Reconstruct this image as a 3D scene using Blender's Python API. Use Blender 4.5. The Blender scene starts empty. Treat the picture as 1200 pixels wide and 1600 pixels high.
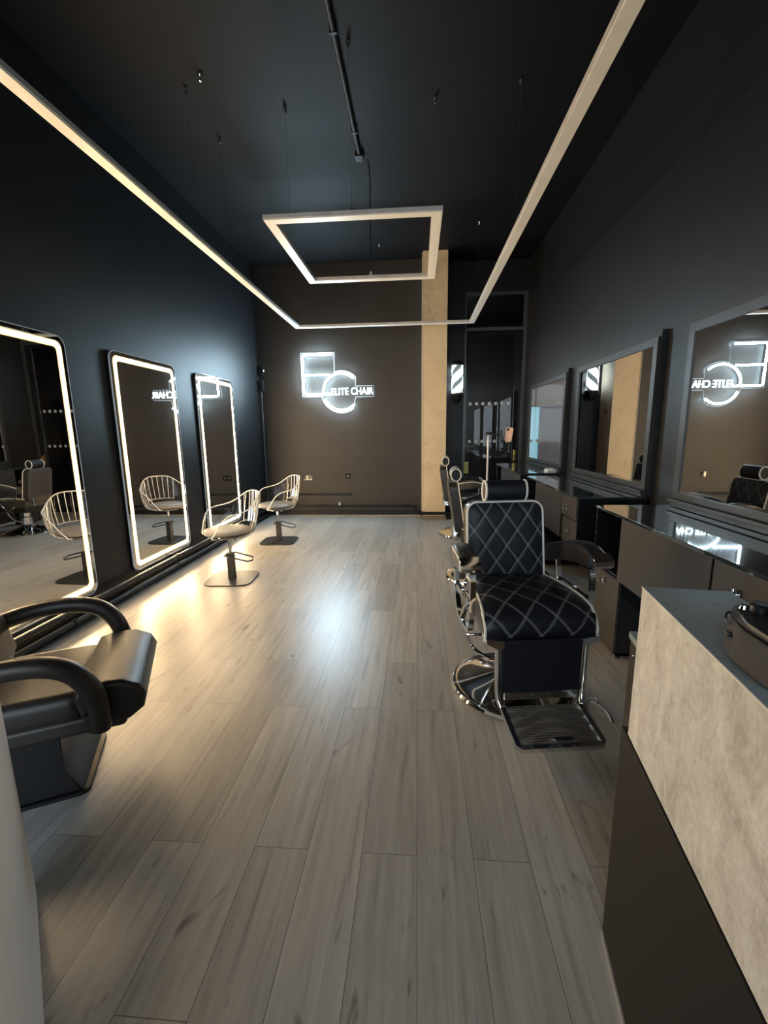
import bpy, bmesh, math, random
from mathutils import Vector, Matrix
from math import sin, cos, pi, radians, sqrt

random.seed(7)
S = bpy.context.scene
C = S.collection
V = Vector

# ------------------------------------------------------------------ camera
F_PX, PITCH, YAW, ROLL, CAM_H = 685.0, radians(10.5), radians(-4.43), radians(-.77), 1.45
f0 = V((sin(YAW), cos(YAW), 0)); r0 = V((cos(YAW), -sin(YAW), 0)); u0 = V((0, 0, 1))
fw = f0 * cos(PITCH) - u0 * sin(PITCH)
up = u0 * cos(PITCH) + f0 * sin(PITCH)
rt = r0 * cos(ROLL) + up * sin(ROLL)
up2 = up * cos(ROLL) - r0 * sin(ROLL)
cam = bpy.data.cameras.new('camera'); cam.sensor_fit = 'VERTICAL'; cam.sensor_height = 24.0
cam.lens = 24.0 * F_PX / 1600.0; cam.clip_start = .02
co = bpy.data.objects.new('camera', cam); C.objects.link(co)
m3 = Matrix((rt, up2, -fw)).transposed()
co.matrix_world = Matrix.Translation((0, 0, CAM_H)) @ m3.to_4x4()
S.camera = co

# ------------------------------------------------------------------ light levels
STRIP = 62.0        # warm LED strips round the tall mirrors
NEON = 178.0         # cool white neon sign
POLE = 13.0         # barber pole
SKY = 3.7           # daylight in the street in front of the shop
S.view_settings.view_transform = 'Standard'; S.view_settings.look = 'None'
S.view_settings.gamma = 1; S.view_settings.use_curve_mapping = False
S.view_settings.exposure = 0.35
w = bpy.data.worlds.new('world'); S.world = w; w.use_nodes = True
bg = w.node_tree.nodes['Background']
bg.inputs[0].default_value = (.80, .90, 1.0, 1); bg.inputs[1].default_value = SKY
S.cycles.max_bounces = 10; S.cycles.diffuse_bounces = 4; S.cycles.glossy_bounces = 6
S.cycles.transparent_max_bounces = 16; S.cycles.transmission_bounces = 8
S.cycles.caustics_reflective = True
S.cycles.sample_clamp_indirect = 4.0
S.cycles.use_denoising = True; S.cycles.use_adaptive_sampling = False

# room numbers (metres): camera stands at x=0, y=0 looking along +y
XL, XR, YB, YG, YF, ZC = -2.656, 1.77, 7.49, 7.70, -2.3, 4.085

# ------------------------------------------------------------------ materials
MATS = {}
def newmat(name):
    m = bpy.data.materials.new(name); m.use_nodes = True
    nt = m.node_tree
    return m, nt, nt.nodes['Principled BSDF']
def nd(nt, typ, **kw):
    n = nt.nodes.new(typ)
    for k, v in kw.items():
        if k.startswith('i_'):
            key = k[2:]
            key = int(key) if key.isdigit() else key.replace('_', ' ')
            n.inputs[key].default_value = v
        else: setattr(n, k, v)
    return n
def lk(nt, a, b): nt.links.new(a, b)
def math_n(nt, op, a, b=None, c=None):
    n = nt.nodes.new('ShaderNodeMath'); n.operation = op
    for i, x in enumerate((a, b, c)):
        if x is None: continue
        if isinstance(x, (int, float)): n.inputs[i].default_value = x
        else: nt.links.new(x, n.inputs[i])
    return n.outputs[0]
def ramp(nt, fac, stops):
    n = nt.nodes.new('ShaderNodeValToRGB'); cr = n.color_ramp
    while len(cr.elements) < len(stops): cr.elements.new(.5)
    for e, (p, col) in zip(cr.elements, stops): e.position = p; e.color = (*col, 1)
    nt.links.new(fac, n.inputs[0]); return n.outputs[0]
def simple(name, col, rough=.5, metal=0, var=.12, scale=12, bump=0, coat=0, spec=.5):
    """A plain material with a little noise in colour, roughness and height."""
    if name in MATS: return MATS[name]
    m, nt, b = newmat(name)
    tc = nd(nt, 'ShaderNodeTexCoord'); nz = nd(nt, 'ShaderNodeTexNoise', i_Scale=scale, i_Detail=4.0)
    lk(nt, tc.outputs['Object'], nz.inputs['Vector'])
    lo = tuple(c * (1 - var) for c in col); hi = tuple(min(1, c * (1 + var)) for c in col)
    lk(nt, ramp(nt, nz.outputs['Fac'], [(.3, lo), (.7, hi)]), b.inputs['Base Color'])
    b.inputs['Roughness'].default_value = rough; b.inputs['Metallic'].default_value = metal
    b.inputs['Coat Weight'].default_value = coat; b.inputs['Coat Roughness'].default_value = .05
    b.inputs['Specular IOR Level'].default_value = spec
    if bump:
        bp = nd(nt, 'ShaderNodeBump', i_Strength=bump, i_Distance=.002)
        n2 = nd(nt, 'ShaderNodeTexNoise', i_Scale=scale * 25, i_Detail=2.0)
        lk(nt, tc.outputs['Object'], n2.inputs['Vector']); lk(nt, n2.outputs['Fac'], bp.inputs['Height'])
        lk(nt, bp.outputs['Normal'], b.inputs['Normal'])
    MATS[name] = m; return m
def emit(name, col, strength):
    m, nt, b = newmat(name)
    b.inputs['Base Color'].default_value = (.8, .8, .8, 1)
    b.inputs['Emission Color'].default_value = (*col, 1); b.inputs['Emission Strength'].default_value = strength
    MATS[name] = m; return m

wall_mat = simple('charcoal_wall_paint', (.0088, .0092, .0114), .46, var=.10, scale=3, bump=.12, spec=.36)
back_mat = simple('warm_lit_wall_paint', (.034, .0295, .0255), .50, var=.10, scale=3, bump=.12)  # same charcoal paint, the mirrors' warm light put into the colour
ceil_mat = simple('black_ceiling_paint', (.0030, .0031, .0044), .62, var=.12, scale=2, bump=.12, spec=.22)
black_trim = simple('black_gloss_trim', (.007, .007, .008), .45, spec=.35)
black_matte = simple('black_matte', (.012, .012, .013), .55)
black_metal = simple('black_powder_coat', (.014, .014, .015), .38, bump=.1)
black_gloss = simple('black_gloss_laminate', (.010, .011, .013), .10, coat=.6, scale=5)
top_gloss = simple('black_glass_top', (.022, .032, .037), .03, coat=1, scale=5)
panel_gloss = simple('reflection_toned_laminate', (.034, .030, .0275), .40, var=.06, scale=5)  # black fronts, brown of the reflected wall put into the colour
frame_mat = simple('dark_grey_frame', (.024, .027, .031), .42, var=.2, scale=9)
alu = simple('white_aluminium', (.62, .61, .60), .38, metal=.3)
diff_mat = simple('white_diffuser', (.78, .77, .75), .35, var=.03)
chrome = simple('chrome', (.80, .80, .80), .07, metal=1, var=.03)
brass = simple('brass', (.72, .50, .18), .2, metal=1, var=.05)
dgrey_metal = simple('dark_grey_metal', (.10, .105, .11), .4, metal=.6)
vinyl = simple('black_vinyl', (.010, .011, .016), .45, var=.15, scale=30, bump=.12, spec=.32)
vinyl_side = simple('reflection_toned_vinyl', (.035, .033, .032), .38, var=.12, scale=30, bump=.1)  # black vinyl, its tan reflection put into the colour
leather = simple('black_leather', (.026, .022, .020), .36, var=.2, scale=25, bump=.18, spec=.38)
piping_mat = simple('off_white_piping', (.84, .80, .73), .4, var=.05)
cushion_mat = simple('grey_vinyl_cushion', (.15, .15, .155), .42, var=.08, scale=20, bump=.1)
white_plastic = simple('white_plastic', (.75, .75, .74), .35, var=.03)
pale_grey = simple('pale_grey_laminate', (.74, .75, .78), .5, var=.05, scale=6)
paper = simple('white_paper', (.80, .82, .82), .7, var=.03)
yellow_paper = simple('yellow_green_paper', (.55, .60, .22), .7, var=.05)
slate = simple('slate_laminate', (.25, .305, .32), .36, var=.12, scale=40)
dark_base = simple('dark_brown_panel', (.0095, .0085, .008), .6, var=.1, scale=14, spec=.3)
cam_leather = simple('camera_grip_leather', (.028, .022, .019), .45, var=.3, scale=120, bump=.5)
cam_body = simple('camera_black_alloy', (.010, .010, .011), .35, var=.2, scale=60)
phone_back = simple('pale_pink_phone_back', (.78, .52, .42), .3, var=.04)
corr_dark = simple('dark_corridor_wall', (.020, .019, .019), .6, var=.1, scale=3)
corr_brown = simple('taupe_corridor_wall', (.32, .27, .25), .7, var=.1, scale=3)
corr_grey = simple('pale_grey_corridor_wall', (.50, .50, .53), .7, var=.05, scale=3)
dot_mat = simple('frosted_dot', (.55, .56, .56), .6, var=.05)
pave = simple('dark_pavement', (.07, .07, .07), .8, var=.2, scale=4)
facade = simple('pale_street_facade', (.62, .61, .60), .8, var=.1, scale=2)

def make_floor_mat():
    m, nt, b = newmat('grey_oak_plank_floor')
    tc = nd(nt, 'ShaderNodeTexCoord'); sp = nd(nt, 'ShaderNodeSeparateXYZ'); cb = nd(nt, 'ShaderNodeCombineXYZ')
    lk(nt, tc.outputs['Object'], sp.inputs[0]); lk(nt, sp.outputs['Y'], cb.inputs['X']); lk(nt, sp.outputs['X'], cb.inputs['Y'])
    br = nd(nt, 'ShaderNodeTexBrick', offset=.37, offset_frequency=2, i_Scale=1.0, i_Mortar_Size=.0011,
            i_Mortar_Smooth=.1, i_Bias=0.0, i_Brick_Width=1.28, i_Row_Height=.192)
    br.inputs['Color1'].default_value = (0, 0, 0, 1); br.inputs['Color2'].default_value = (1, 1, 1, 1); br.inputs['Mortar'].default_value = (.5, .5, .5, 1)
    lk(nt, cb.outputs[0], br.inputs['Vector'])
    # grain: noise stretched along the plank, shifted plank by plank
    off = nd(nt, 'ShaderNodeVectorMath', operation='MULTIPLY_ADD')
    lk(nt, br.outputs['Color'], off.inputs[0]); off.inputs[1].default_value = (7.3, 3.1, 0); lk(nt, cb.outputs[0], off.inputs[2])
    mp = nd(nt, 'ShaderNodeMapping'); mp.inputs['Scale'].default_value = (1.6, 26, 1); lk(nt, off.outputs[0], mp.inputs['Vector'])
    g1 = nd(nt, 'ShaderNodeTexNoise', i_Scale=1.0, i_Detail=9.0, i_Roughness=.70, i_Distortion=.5); lk(nt, mp.outputs[0], g1.inputs['Vector'])
    mp2 = nd(nt, 'ShaderNodeMapping'); mp2.inputs['Scale'].default_value = (3.2, 11, 1); lk(nt, off.outputs[0], mp2.inputs['Vector'])
    g2 = nd(nt, 'ShaderNodeTexNoise', i_Scale=1.0, i_Detail=3.0, i_Distortion=1.5); lk(nt, mp2.outputs[0], g2.inputs['Vector'])
    base = ramp(nt, g1.outputs['Fac'], [(.30, (.21, .207, .200)), (.44, (.335, .333, .327)), (.55, (.380, .378, .372)), (.72, (.46, .458, .452))])
    knots = ramp(nt, g2.outputs['Fac'], [(.25, (.48, .46, .44)), (.33, (1, 1, 1))])
    tone = ramp(nt, br.outputs['Color'], [(0, (.82, .81, .80)), (1, (1.10, 1.09, 1.07))])
    mx = nd(nt, 'ShaderNodeMix', data_type='RGBA', blend_type='MULTIPLY'); mx.inputs['Factor'].default_value = 1
    lk(nt, base, mx.inputs['A']); lk(nt, knots, mx.inputs['B'])
    mx2 = nd(nt, 'ShaderNodeMix', data_type='RGBA', blend_type='MULTIPLY'); mx2.inputs['Factor'].default_value = 1
    lk(nt, mx.outputs['Result'], mx2.inputs['A']); lk(nt, tone, mx2.inputs['B'])
    mx3 = nd(nt, 'ShaderNodeMix', data_type='RGBA'); lk(nt, br.outputs['Fac'], mx3.inputs['Factor'])
    lk(nt, mx2.outputs['Result'], mx3.inputs['A']); mx3.inputs['B'].default_value = (.09, .085, .078, 1)
    lk(nt, mx3.outputs['Result'], b.inputs['Base Color'])
    lk(nt, math_n(nt, 'MULTIPLY_ADD', g1.outputs['Fac'], .14, .26), b.inputs['Roughness'])
    bp = nd(nt, 'ShaderNodeBump', i_Strength=.25, i_Distance=.0015)
    lk(nt, math_n(nt, 'SUBTRACT', g1.outputs['Fac'], br.outputs['Fac']), bp.inputs['Height']); lk(nt, bp.outputs['Normal'], b.inputs['Normal'])
    return m
floor_mat = make_floor_mat()

def make_stone(name, stops, scale=5, rough=.55, bump=.3, stretch=(1, 1, 1)):
    m, nt, b = newmat(name)
    tc = nd(nt, 'ShaderNodeTexCoord'); mp = nd(nt, 'ShaderNodeMapping'); mp.inputs['Scale'].default_value = stretch
    lk(nt, tc.outputs['Object'], mp.inputs['Vector'])
    n1 = nd(nt, 'ShaderNodeTexNoise', i_Scale=scale, i_Detail=9.0, i_Roughness=.68, i_Distortion=.5)
    n2 = nd(nt, 'ShaderNodeTexNoise', i_Scale=scale * 9, i_Detail=5.0, i_Roughness=.7)
    for n in (n1, n2): lk(nt, mp.outputs[0], n.inputs['Vector'])
    f = math_n(nt, 'ADD', math_n(nt, 'MULTIPLY', n1.outputs['Fac'], .68), math_n(nt, 'MULTIPLY', n2.outputs['Fac'], .32))
    lk(nt, ramp(nt, f, stops), b.inputs['Base Color']); b.inputs['Roughness'].default_value = rough
    bp = nd(nt, 'ShaderNodeBump', i_Strength=bump, i_Distance=.002); lk(nt, f, bp.inputs['Height']); lk(nt, bp.outputs['Normal'], b.inputs['Normal'])
    return m
stone_mat = make_stone('concrete_laminate', [(.38, (.42, .41, .38)), (.47, (.58, .57, .54)), (.53, (.66, .655, .63)), (.62, (.80, .80, .78))], 13, .5, .5, (1, .8, .55))
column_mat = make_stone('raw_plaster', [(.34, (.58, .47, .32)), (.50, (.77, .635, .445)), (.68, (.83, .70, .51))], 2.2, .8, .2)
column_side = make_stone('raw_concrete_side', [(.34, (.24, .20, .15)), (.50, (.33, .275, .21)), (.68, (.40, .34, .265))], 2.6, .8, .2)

def make_mirror():
    m, nt, b = newmat('silvered_mirror')
    b.inputs['Base Color'].default_value = (.74, .745, .75, 1); b.inputs['Metallic'].default_value = 1; b.inputs['Roughness'].default_value = .004
    return m
mirror_mat = make_mirror()
def make_glass(name, tint, refl=1.5, rough=0.0):
    """A thin clear pane: see-through with the Fresnel reflection on top."""
    m, nt, b = newmat(name); nt.nodes.remove(b); out = nt.nodes['Material Output']
    t = nd(nt, 'ShaderNodeBsdfTransparent'); t.inputs[0].default_value = (*tint, 1)
    g = nd(nt, 'ShaderNodeBsdfGlossy'); g.inputs['Roughness'].default_value = rough; g.inputs['Color'].default_value = (1, 1, 1, 1)
    fr = nd(nt, 'ShaderNodeFresnel', i_IOR=refl); mx = nd(nt, 'ShaderNodeMixShader')
    lk(nt, fr.outputs[0], mx.inputs[0]); lk(nt, t.outputs[0], mx.inputs[1]); lk(nt, g.outputs[0], mx.inputs[2]); lk(nt, mx.outputs[0], out.inputs[0])
    return m
door_glass = make_glass('dark_tinted_door_glass', (.74, .74, .74), 1.36)
shop_glass = make_glass('clear_window_glass', (.96, .98, .98), 1.45)
acrylic = make_glass('clear_acrylic', (.95, .95, .95), 1.35, .02)
acryl_edge = simple('lit_acrylic_edge', (.86, .86, .86), .15, var=.02)  # white stands in for light caught by the clear edges
sign_edge = simple('clear_acrylic_sign_edge', (.80, .83, .86), .2, var=.02)

strip_mat = emit('warm_led_strip', (1.0, .71, .39), STRIP * 1.7)
halo_mat = emit('led_halo_glow', (1.0, .62, .22), 1.25)  # halo of the strip imitated by a dim glowing band
neon_mat = emit('cool_white_neon', (.60, .84, 1.0), NEON)
neon_back = simple('white_neon_backing', (.6, .6, .6), .5, var=.02)
letter_mat = emit('cool_white_letter', (.70, .90, 1.0), NEON * .025)
corr_lamp = emit('corridor_lamp', (1, .95, .92), 420.0)
cyan_mat = emit('lit_cyan_doorway', (.32, .72, .86), 1.0)

def make_pole_mat():
    m, nt, b = newmat('barber_pole_stripes')
    tc = nd(nt, 'ShaderNodeTexCoord'); sp = nd(nt, 'ShaderNodeSeparateXYZ'); lk(nt, tc.outputs['Object'], sp.inputs[0])
    a = math_n(nt, 'DIVIDE', math_n(nt, 'ARCTAN2', sp.outputs['Y'], sp.outputs['X']), 2 * pi)
    k = math_n(nt, 'FRACT', math_n(nt, 'ADD', math_n(nt, 'MULTIPLY', sp.outputs['Z'], 4.3), math_n(nt, 'MULTIPLY_ADD', a, -2.0, 10.12)))
    s = math_n(nt, 'LESS_THAN', k, .56)
    b.inputs['Base Color'].default_value = (.10, .11, .12, 1); b.inputs['Roughness'].default_value = .1
    b.inputs['Emission Color'].default_value = (.80, .96, 1.0, 1)
    lk(nt, math_n(nt, 'MULTIPLY_ADD', s, POLE, .12), b.inputs['Emission Strength'])
    return m
pole_mat = make_pole_mat()

def make_quilt(name, du, dv):
    """Black vinyl with a double-stitched diamond quilting; follows the part's own UV map (metres)."""
    m, nt, b = newmat(name)
    uv = nd(nt, 'ShaderNodeUVMap'); sp = nd(nt, 'ShaderNodeSeparateXYZ'); lk(nt, uv.outputs[0], sp.inputs[0])
    U = math_n(nt, 'DIVIDE', sp.outputs['X'], du); W = math_n(nt, 'DIVIDE', sp.outputs['Y'], dv)
    lines, quilt = None, None
    for op in ('ADD', 'SUBTRACT'):
        p = math_n(nt, op, U, W)
        d = math_n(nt, 'ABSOLUTE', math_n(nt, 'SUBTRACT', math_n(nt, 'FRACT', math_n(nt, 'ADD', p, 20.0)), .5))
        ln = math_n(nt, 'LESS_THAN', math_n(nt, 'ABSOLUTE', math_n(nt, 'SUBTRACT', d, .032)), .0060)
        lines = ln if lines is None else math_n(nt, 'MAXIMUM', lines, ln)
        q = math_n(nt, 'MINIMUM', math_n(nt, 'MULTIPLY', d, 6.0), 1.0)
        quilt = q if quilt is None else math_n(nt, 'MINIMUM', quilt, q)
    mx = nd(nt, 'ShaderNodeMix', data_type='RGBA'); lk(nt, lines, mx.inputs['Factor'])
    mx.inputs['A'].default_value = (.010, .011, .016, 1); mx.inputs['B'].default_value = (.46, .45, .44, 1)
    lk(nt, mx.outputs['Result'], b.inputs['Base Color']); b.inputs['Roughness'].default_value = .45; b.inputs['Specular IOR Level'].default_value = .3
    bp = nd(nt, 'ShaderNodeBump', i_Strength=.35, i_Distance=.006); lk(nt, quilt, bp.inputs['Height']); lk(nt, bp.outputs['Normal'], b.inputs['Normal'])
    return m
quilt_back = make_quilt('quilted_back_vinyl', .125, .175)
quilt_seat = make_quilt('quilted_seat_vinyl', .150, .185)

# ------------------------------------------------------------------ mesh helpers
def finish(bm, angle=35, merge=False):
    if merge: bmesh.ops.remove_doubles(bm, verts=bm.verts, dist=1e-5)
    bmesh.ops.recalc_face_normals(bm, faces=bm.faces)
def obj(name, bm, mat, parent=None, angle=38, world=False):
    """Link bm as ONE mesh object, a child of parent when given (world=True: bm is in world space)."""
    finish(bm)
    if parent is not None and world:
        bm.transform((Matrix.Translation(parent.location) @ parent.rotation_euler.to_matrix().to_4x4()).inverted())
    me = bpy.data.meshes.new(name); bm.to_mesh(me); bm.free()
    mats = mat if isinstance(mat, (list, tuple)) else [mat]
    for x in mats: me.materials.append(x)
    me.polygons.foreach_set('use_smooth', [True] * len(me.polygons))
    me.set_sharp_from_angle(angle=radians(angle))
    o = bpy.data.objects.new(name, me); C.objects.link(o)
    wn = o.modifiers.new('flat_face_normals', 'WEIGHTED_NORMAL'); wn.keep_sharp = True; wn.weight = 80
    if parent is not None: o.parent = parent
    return o
def objs(name, bm, mat, parent=None, angle=38, world=False):
    """Like obj(), but every loose piece of bm becomes a mesh object of its own."""
    left = set(bm.verts); out = []
    while left:
        stack = [left.pop()]; isl = set(stack)
        while stack:
            for e in stack.pop().link_edges:
                for v in e.verts:
                    if v not in isl: isl.add(v); stack.append(v)
        left -= isl
        nb = BM(); mp = {v: nb.verts.new(v.co) for v in isl}
        for f in {f for v in isl for f in v.link_faces}:
            g = nb.faces.new([mp[v] for v in f.verts]); g.material_index = f.material_index
        out.append(obj(name, nb, mat, parent, angle, world))
    bm.free(); return out
def thing(name, label, cat, loc=(0, 0, 0), rotz=0.0, group=None, kind=None):
    o = bpy.data.objects.new(name, None); C.objects.link(o); o.empty_display_size = .1
    o.location = loc; o.rotation_euler = (0, 0, rotz)
    tag(o, label, cat, group, kind); return o
def tag(o, label=None, cat=None, group=None, kind=None):
    if label: o['label'] = label
    if cat: o['category'] = cat
    if group: o['group'] = group
    if kind: o['kind'] = kind
    return o
def struct(name, bm, mat, label=None, cat=None):
    o = obj(name, bm, mat); o['kind'] = 'structure'
    return tag(o, label, cat)
BM = bmesh.new
def box(bm, x0, x1, y0, y1, z0, z1, bev=0.0, seg=2, mi=0):
    vs = [bm.verts.new((x, y, z)) for z in (z0, z1) for y in (y0, y1) for x in (x0, x1)]
    idx = [(0, 2, 3, 1), (4, 5, 7, 6), (0, 1, 5, 4), (2, 6, 7, 3), (0, 4, 6, 2), (1, 3, 7, 5)]
    fs = [bm.faces.new([vs[i] for i in f]) for f in idx]
    for f in fs: f.material_index = mi
    if bev:
        es = list({e for f in fs for e in f.edges})
        bmesh.ops.bevel(bm, geom=es, offset=bev, segments=seg, affect='EDGES', profile=.5)
    return bm
def bx(*a, **k): return box(BM(), *a, **k)
def frame_axes(t):
    t = t.normalized(); a = V((0, 0, 1)) if abs(t.z) < .95 else V((1, 0, 0))
    x = t.cross(a).normalized(); return x, t.cross(x).normalized()
def tube(bm, pts, r, n=10, closed=False, cap=True, prof=None, mi=0):
    """Sweep a round (or prof) section along pts; r may be one number or one per point."""
    P = [V(p) for p in pts]; N = len(P); rings = []; px = None
    for i, p in enumerate(P):
        if closed: t = P[(i + 1) % N] - P[i - 1]
        else: t = P[min(i + 1, N - 1)] - P[max(i - 1, 0)]
        t.normalize()
        if px is None: x, y = frame_axes(t)
        else:
            x = px - t * px.dot(t)
            x = x.normalized() if x.length > 1e-6 else frame_axes(t)[0]
            y = t.cross(x).normalized()
        px = x; rr = r[i] if isinstance(r, (list, tuple)) else r
        if prof: rings.append([bm.verts.new(p + x * (a * rr) + y * (b * rr)) for a, b in prof])
        else: rings.append([bm.verts.new(p + x * (rr * cos(2 * pi * k / n)) + y * (rr * sin(2 * pi * k / n))) for k in range(n)])
    n = len(rings[0])
    for i in range(N if closed else N - 1):
        A, B = rings[i], rings[(i + 1) % N]
        for k in range(n):
            f = bm.faces.new((A[k], A[(k + 1) % n], B[(k + 1) % n], B[k])); f.material_index = mi
    if cap and not closed:
        for R_ in (rings[0][::-1], rings[-1]):
            f = bm.faces.new(R_); f.material_index = mi
    return bm
def spline(pts, n=8):
    """Catmull-Rom through pts."""
    P = [V(p) for p in pts]; out = []
    for i in range(len(P) - 1):
        a, b, c, d = P[max(i - 1, 0)], P[i], P[i + 1], P[min(i + 2, len(P) - 1)]
        for k in range(n):
            t = k / n
            out.append(.5 * ((2 * b) + (c - a) * t + (2 * a - 5 * b + 4 * c - d) * t * t + (3 * b - a - 3 * c + d) * t ** 3))
    out.append(P[-1]); return out
def lathe(bm, prof, n=32, c=(0, 0, 0), mi=0):
    rings = []
    for r, z in prof:
        if r < 1e-5: rings.append([bm.verts.new((c[0], c[1], c[2] + z))])
        else: rings.append([bm.verts.new((c[0] + r * cos(2 * pi * k / n), c[1] + r * sin(2 * pi * k / n), c[2] + z)) for k in range(n)])
    for A, B in zip(rings, rings[1:]):
        if len(A) == 1 and len(B) == 1: continue
        for k in range(n):
            q = (k + 1) % n
            if len(A) == 1: f = bm.faces.new((A[0], B[k], B[q]))
            elif len(B) == 1: f = bm.faces.new((A[k], A[q], B[0]))
            else: f = bm.faces.new((A[k], A[q], B[q], B[k]))
            f.material_index = mi
    return bm
def lathe_axis(prof, p, axis, n=20):
    b = lathe(BM(), prof, n); q = V((0, 0, 1)).rotation_difference(V(axis))
    b.transform(Matrix.Translation(p) @ q.to_matrix().to_4x4()); return b
def rrect(w, h, r, n=6):
    """Rounded rectangle outline, centred, counter-clockwise."""
    out = []
    for cx, cy, a0 in ((w / 2 - r, h / 2 - r, 0), (-w / 2 + r, h / 2 - r, pi / 2), (-w / 2 + r, -h / 2 + r, pi), (w / 2 - r, -h / 2 + r, 1.5 * pi)):
        for k in range(n + 1):
            a = a0 + pi / 2 * k / n; out.append((cx + r * cos(a), cy + r * sin(a)))
    return out
def prism(bm, outline, fn, d0, d1, bev=0.0, mi=0):
    """Extrude a 2D outline between depths d0 and d1; fn(a, b, d) -> xyz."""
    A = [bm.verts.new(fn(a, b, d0)) for a, b in outline]; B = [bm.verts.new(fn(a, b, d1)) for a, b in outline]
    n = len(A); fs = [bm.faces.new(A[::-1]), bm.faces.new(B)]
    for k in range(n): fs.append(bm.faces.new((A[k], A[(k + 1) % n], B[(k + 1) % n], B[k])))
    for f in fs: f.material_index = mi
    if bev:
        es = [e for f in fs[:2] for e in f.edges]
        bmesh.ops.bevel(bm, geom=es, offset=bev, segments=2, affect='EDGES', profile=.5)
    return bm
def ring_prism(bm, outer, inner, fn, d0, d1):
    """A flat band between two outlines of equal length, from depth d0 to d1."""
    n = len(outer)
    L_ = [[bm.verts.new(fn(a, b, d)) for a, b in o] for o, d in ((outer, d0), (outer, d1), (inner, d1), (inner, d0))]
    for i in range(4):
        A, B = L_[i], L_[(i + 1) % 4]
        for k in range(n): bm.faces.new((A[k], A[(k + 1) % n], B[(k + 1) % n], B[k]))
    return bm
def text_mesh(s, size, extrude, fn):
    cu = bpy.data.curves.new('lettering', 'FONT'); cu.body = s; cu.size = size; cu.extrude = extrude; cu.align_x = 'LEFT'
    o = bpy.data.objects.new('lettering', cu); C.objects.link(o)
    dg = bpy.context.evaluated_depsgraph_get(); dg.update()
    me = bpy.data.meshes.new_from_object(o.evaluated_get(dg)); bm = BM(); bm.from_mesh(me)
    bpy.data.objects.remove(o); bpy.data.curves.remove(cu); bpy.data.meshes.remove(me)
    for v in bm.verts: v.co = V(fn(*v.co))
    return bm

# ================================================================== the room
struct('floor', bx(XL - .15, XR + .15, YF - .15, YG + .10, -.06, 0), floor_mat)
struct('ceiling', bx(XL - .15, XR + .15, YF - .15, YG + .30, ZC, ZC + .1), ceil_mat)
struct('wall_left', bx(XL - .15, XL, YF - .15, YB + .4, 0, ZC), wall_mat)
struct('wall_right', bx(XR, XR + .15, YF - .15, YG + .10, 0, ZC), wall_mat)
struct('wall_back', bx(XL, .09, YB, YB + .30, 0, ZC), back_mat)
# dark pier and lintel round the glazed door
struct('wall_pier', bx(.45, .765, 7.62, 7.92, 0, ZC), wall_mat)
struct('wall_lintel', bx(.765, XR, 7.66, 7.86, 3.62, ZC), wall_mat)
# raw plaster column standing proud of the back wall
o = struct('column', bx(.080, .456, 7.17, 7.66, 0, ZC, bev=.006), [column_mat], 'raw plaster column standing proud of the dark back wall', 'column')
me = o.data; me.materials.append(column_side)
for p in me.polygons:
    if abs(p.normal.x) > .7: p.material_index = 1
o = struct('trim_column', bx(.068, .081, 7.165, 7.49, .12, ZC - .02, bev=.003), simple('cream_corner_bead', (.62, .55, .44), .6))
# front wall with the shop window (behind the photographer)
fwall = BM()
box(fwall, XL, -2.5, YF - .15, YF, 0, ZC); box(fwall, 1.62, XR, YF - .15, YF, 0, ZC)
box(fwall, -2.5, 1.62, YF - .15, YF, 0, .10); box(fwall, -2.5, 1.62, YF - .15, YF, 3.15, ZC)
struct('wall_front', fwall, wall_mat)
win = thing('window_1', None, None, (-.44, YF, .10), kind='structure')
wf = BM()
for x in (-2.5, -1.13, .24, 1.56): box(wf, x, x + .06, YF - .10, YF - .02, .10, 3.15)
for z in (.10, 3.09): box(wf, -2.5, 1.62, YF - .10, YF - .02, z, z + .06)
obj('window_frame', wf, dgrey_metal, win, world=True)
obj('pane', bx(-2.5, 1.62, YF - .065, YF - .057, .10, 3.15), shop_glass, win, world=True)
struct('pavement', bx(-9, 9, YF - 9, YF - .15, -.12, -.06), pave)
# daylight comes through that window: guide the sampling of the sky with a portal
pl = bpy.data.lights.new('shop_window_daylight', 'AREA'); pl.shape = 'RECTANGLE'; pl.size = 4.12; pl.size_y = 3.05
pl.cycles.is_portal = True
po = bpy.data.objects.new('shop_window_daylight', pl); C.objects.link(po)
po.location = (-.44, YF - .12, 1.625); po.rotation_euler = (radians(90), 0, 0)

# skirtings
struct('baseboard_left', bx(XL, XL + .055, YF, YB, 0, .115, bev=.006), black_trim)
struct('baseboard_back', bx(XL + .055, .078, YB - .02, YB, 0, .10, bev=.004), wall_mat)
struct('trim_floor', bx(XL + .055, .078, YB - .032, YB - .02, 0, .012), simple('pale_sealant', (.45, .42, .38), .6))
struct('trim_plinth', bx(.072, .47, 7.10, 7.17, 0, .05, bev=.004), simple('taupe_plinth', (.20, .17, .14), .5))

# corridor beyond the glazed door
struct('corridor_floor', bx(-3.0, 4.2, YG + .10, 10.6, -.06, 0), corr_dark)
struct('corridor_ceiling', bx(-3.0, 4.2, 7.86, 10.6, 3.75, 3.85), corr_dark)
struct('corridor_wall', bx(1.02, 4.2, 10.3, 10.45, 0, 3.75), corr_dark)
struct('corridor_wall_grey', bx(-3.0, .70, 10.3, 10.45, 0, 1.93), corr_grey)
struct('corridor_wall_brown', bx(-3.0, 1.02, 10.27, 10.45, 1.93, 3.75), corr_brown)
struct('corridor_wall_end', bx(4.2, 4.3, YG, 10.6, 0, 3.75), corr_dark)
struct('corridor_wall_side', bx(-3.1, -3.0, YG, 10.6, 0, 3.75), corr_dark)
struct('corridor_wall_near', bx(-3.0, .45, 7.92, 8.0, 0, 3.75), corr_dark)
struct('corridor_wall_shop', bx(XR, 4.2, 7.80, 7.9, 0, 3.75), corr_dark)
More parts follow.
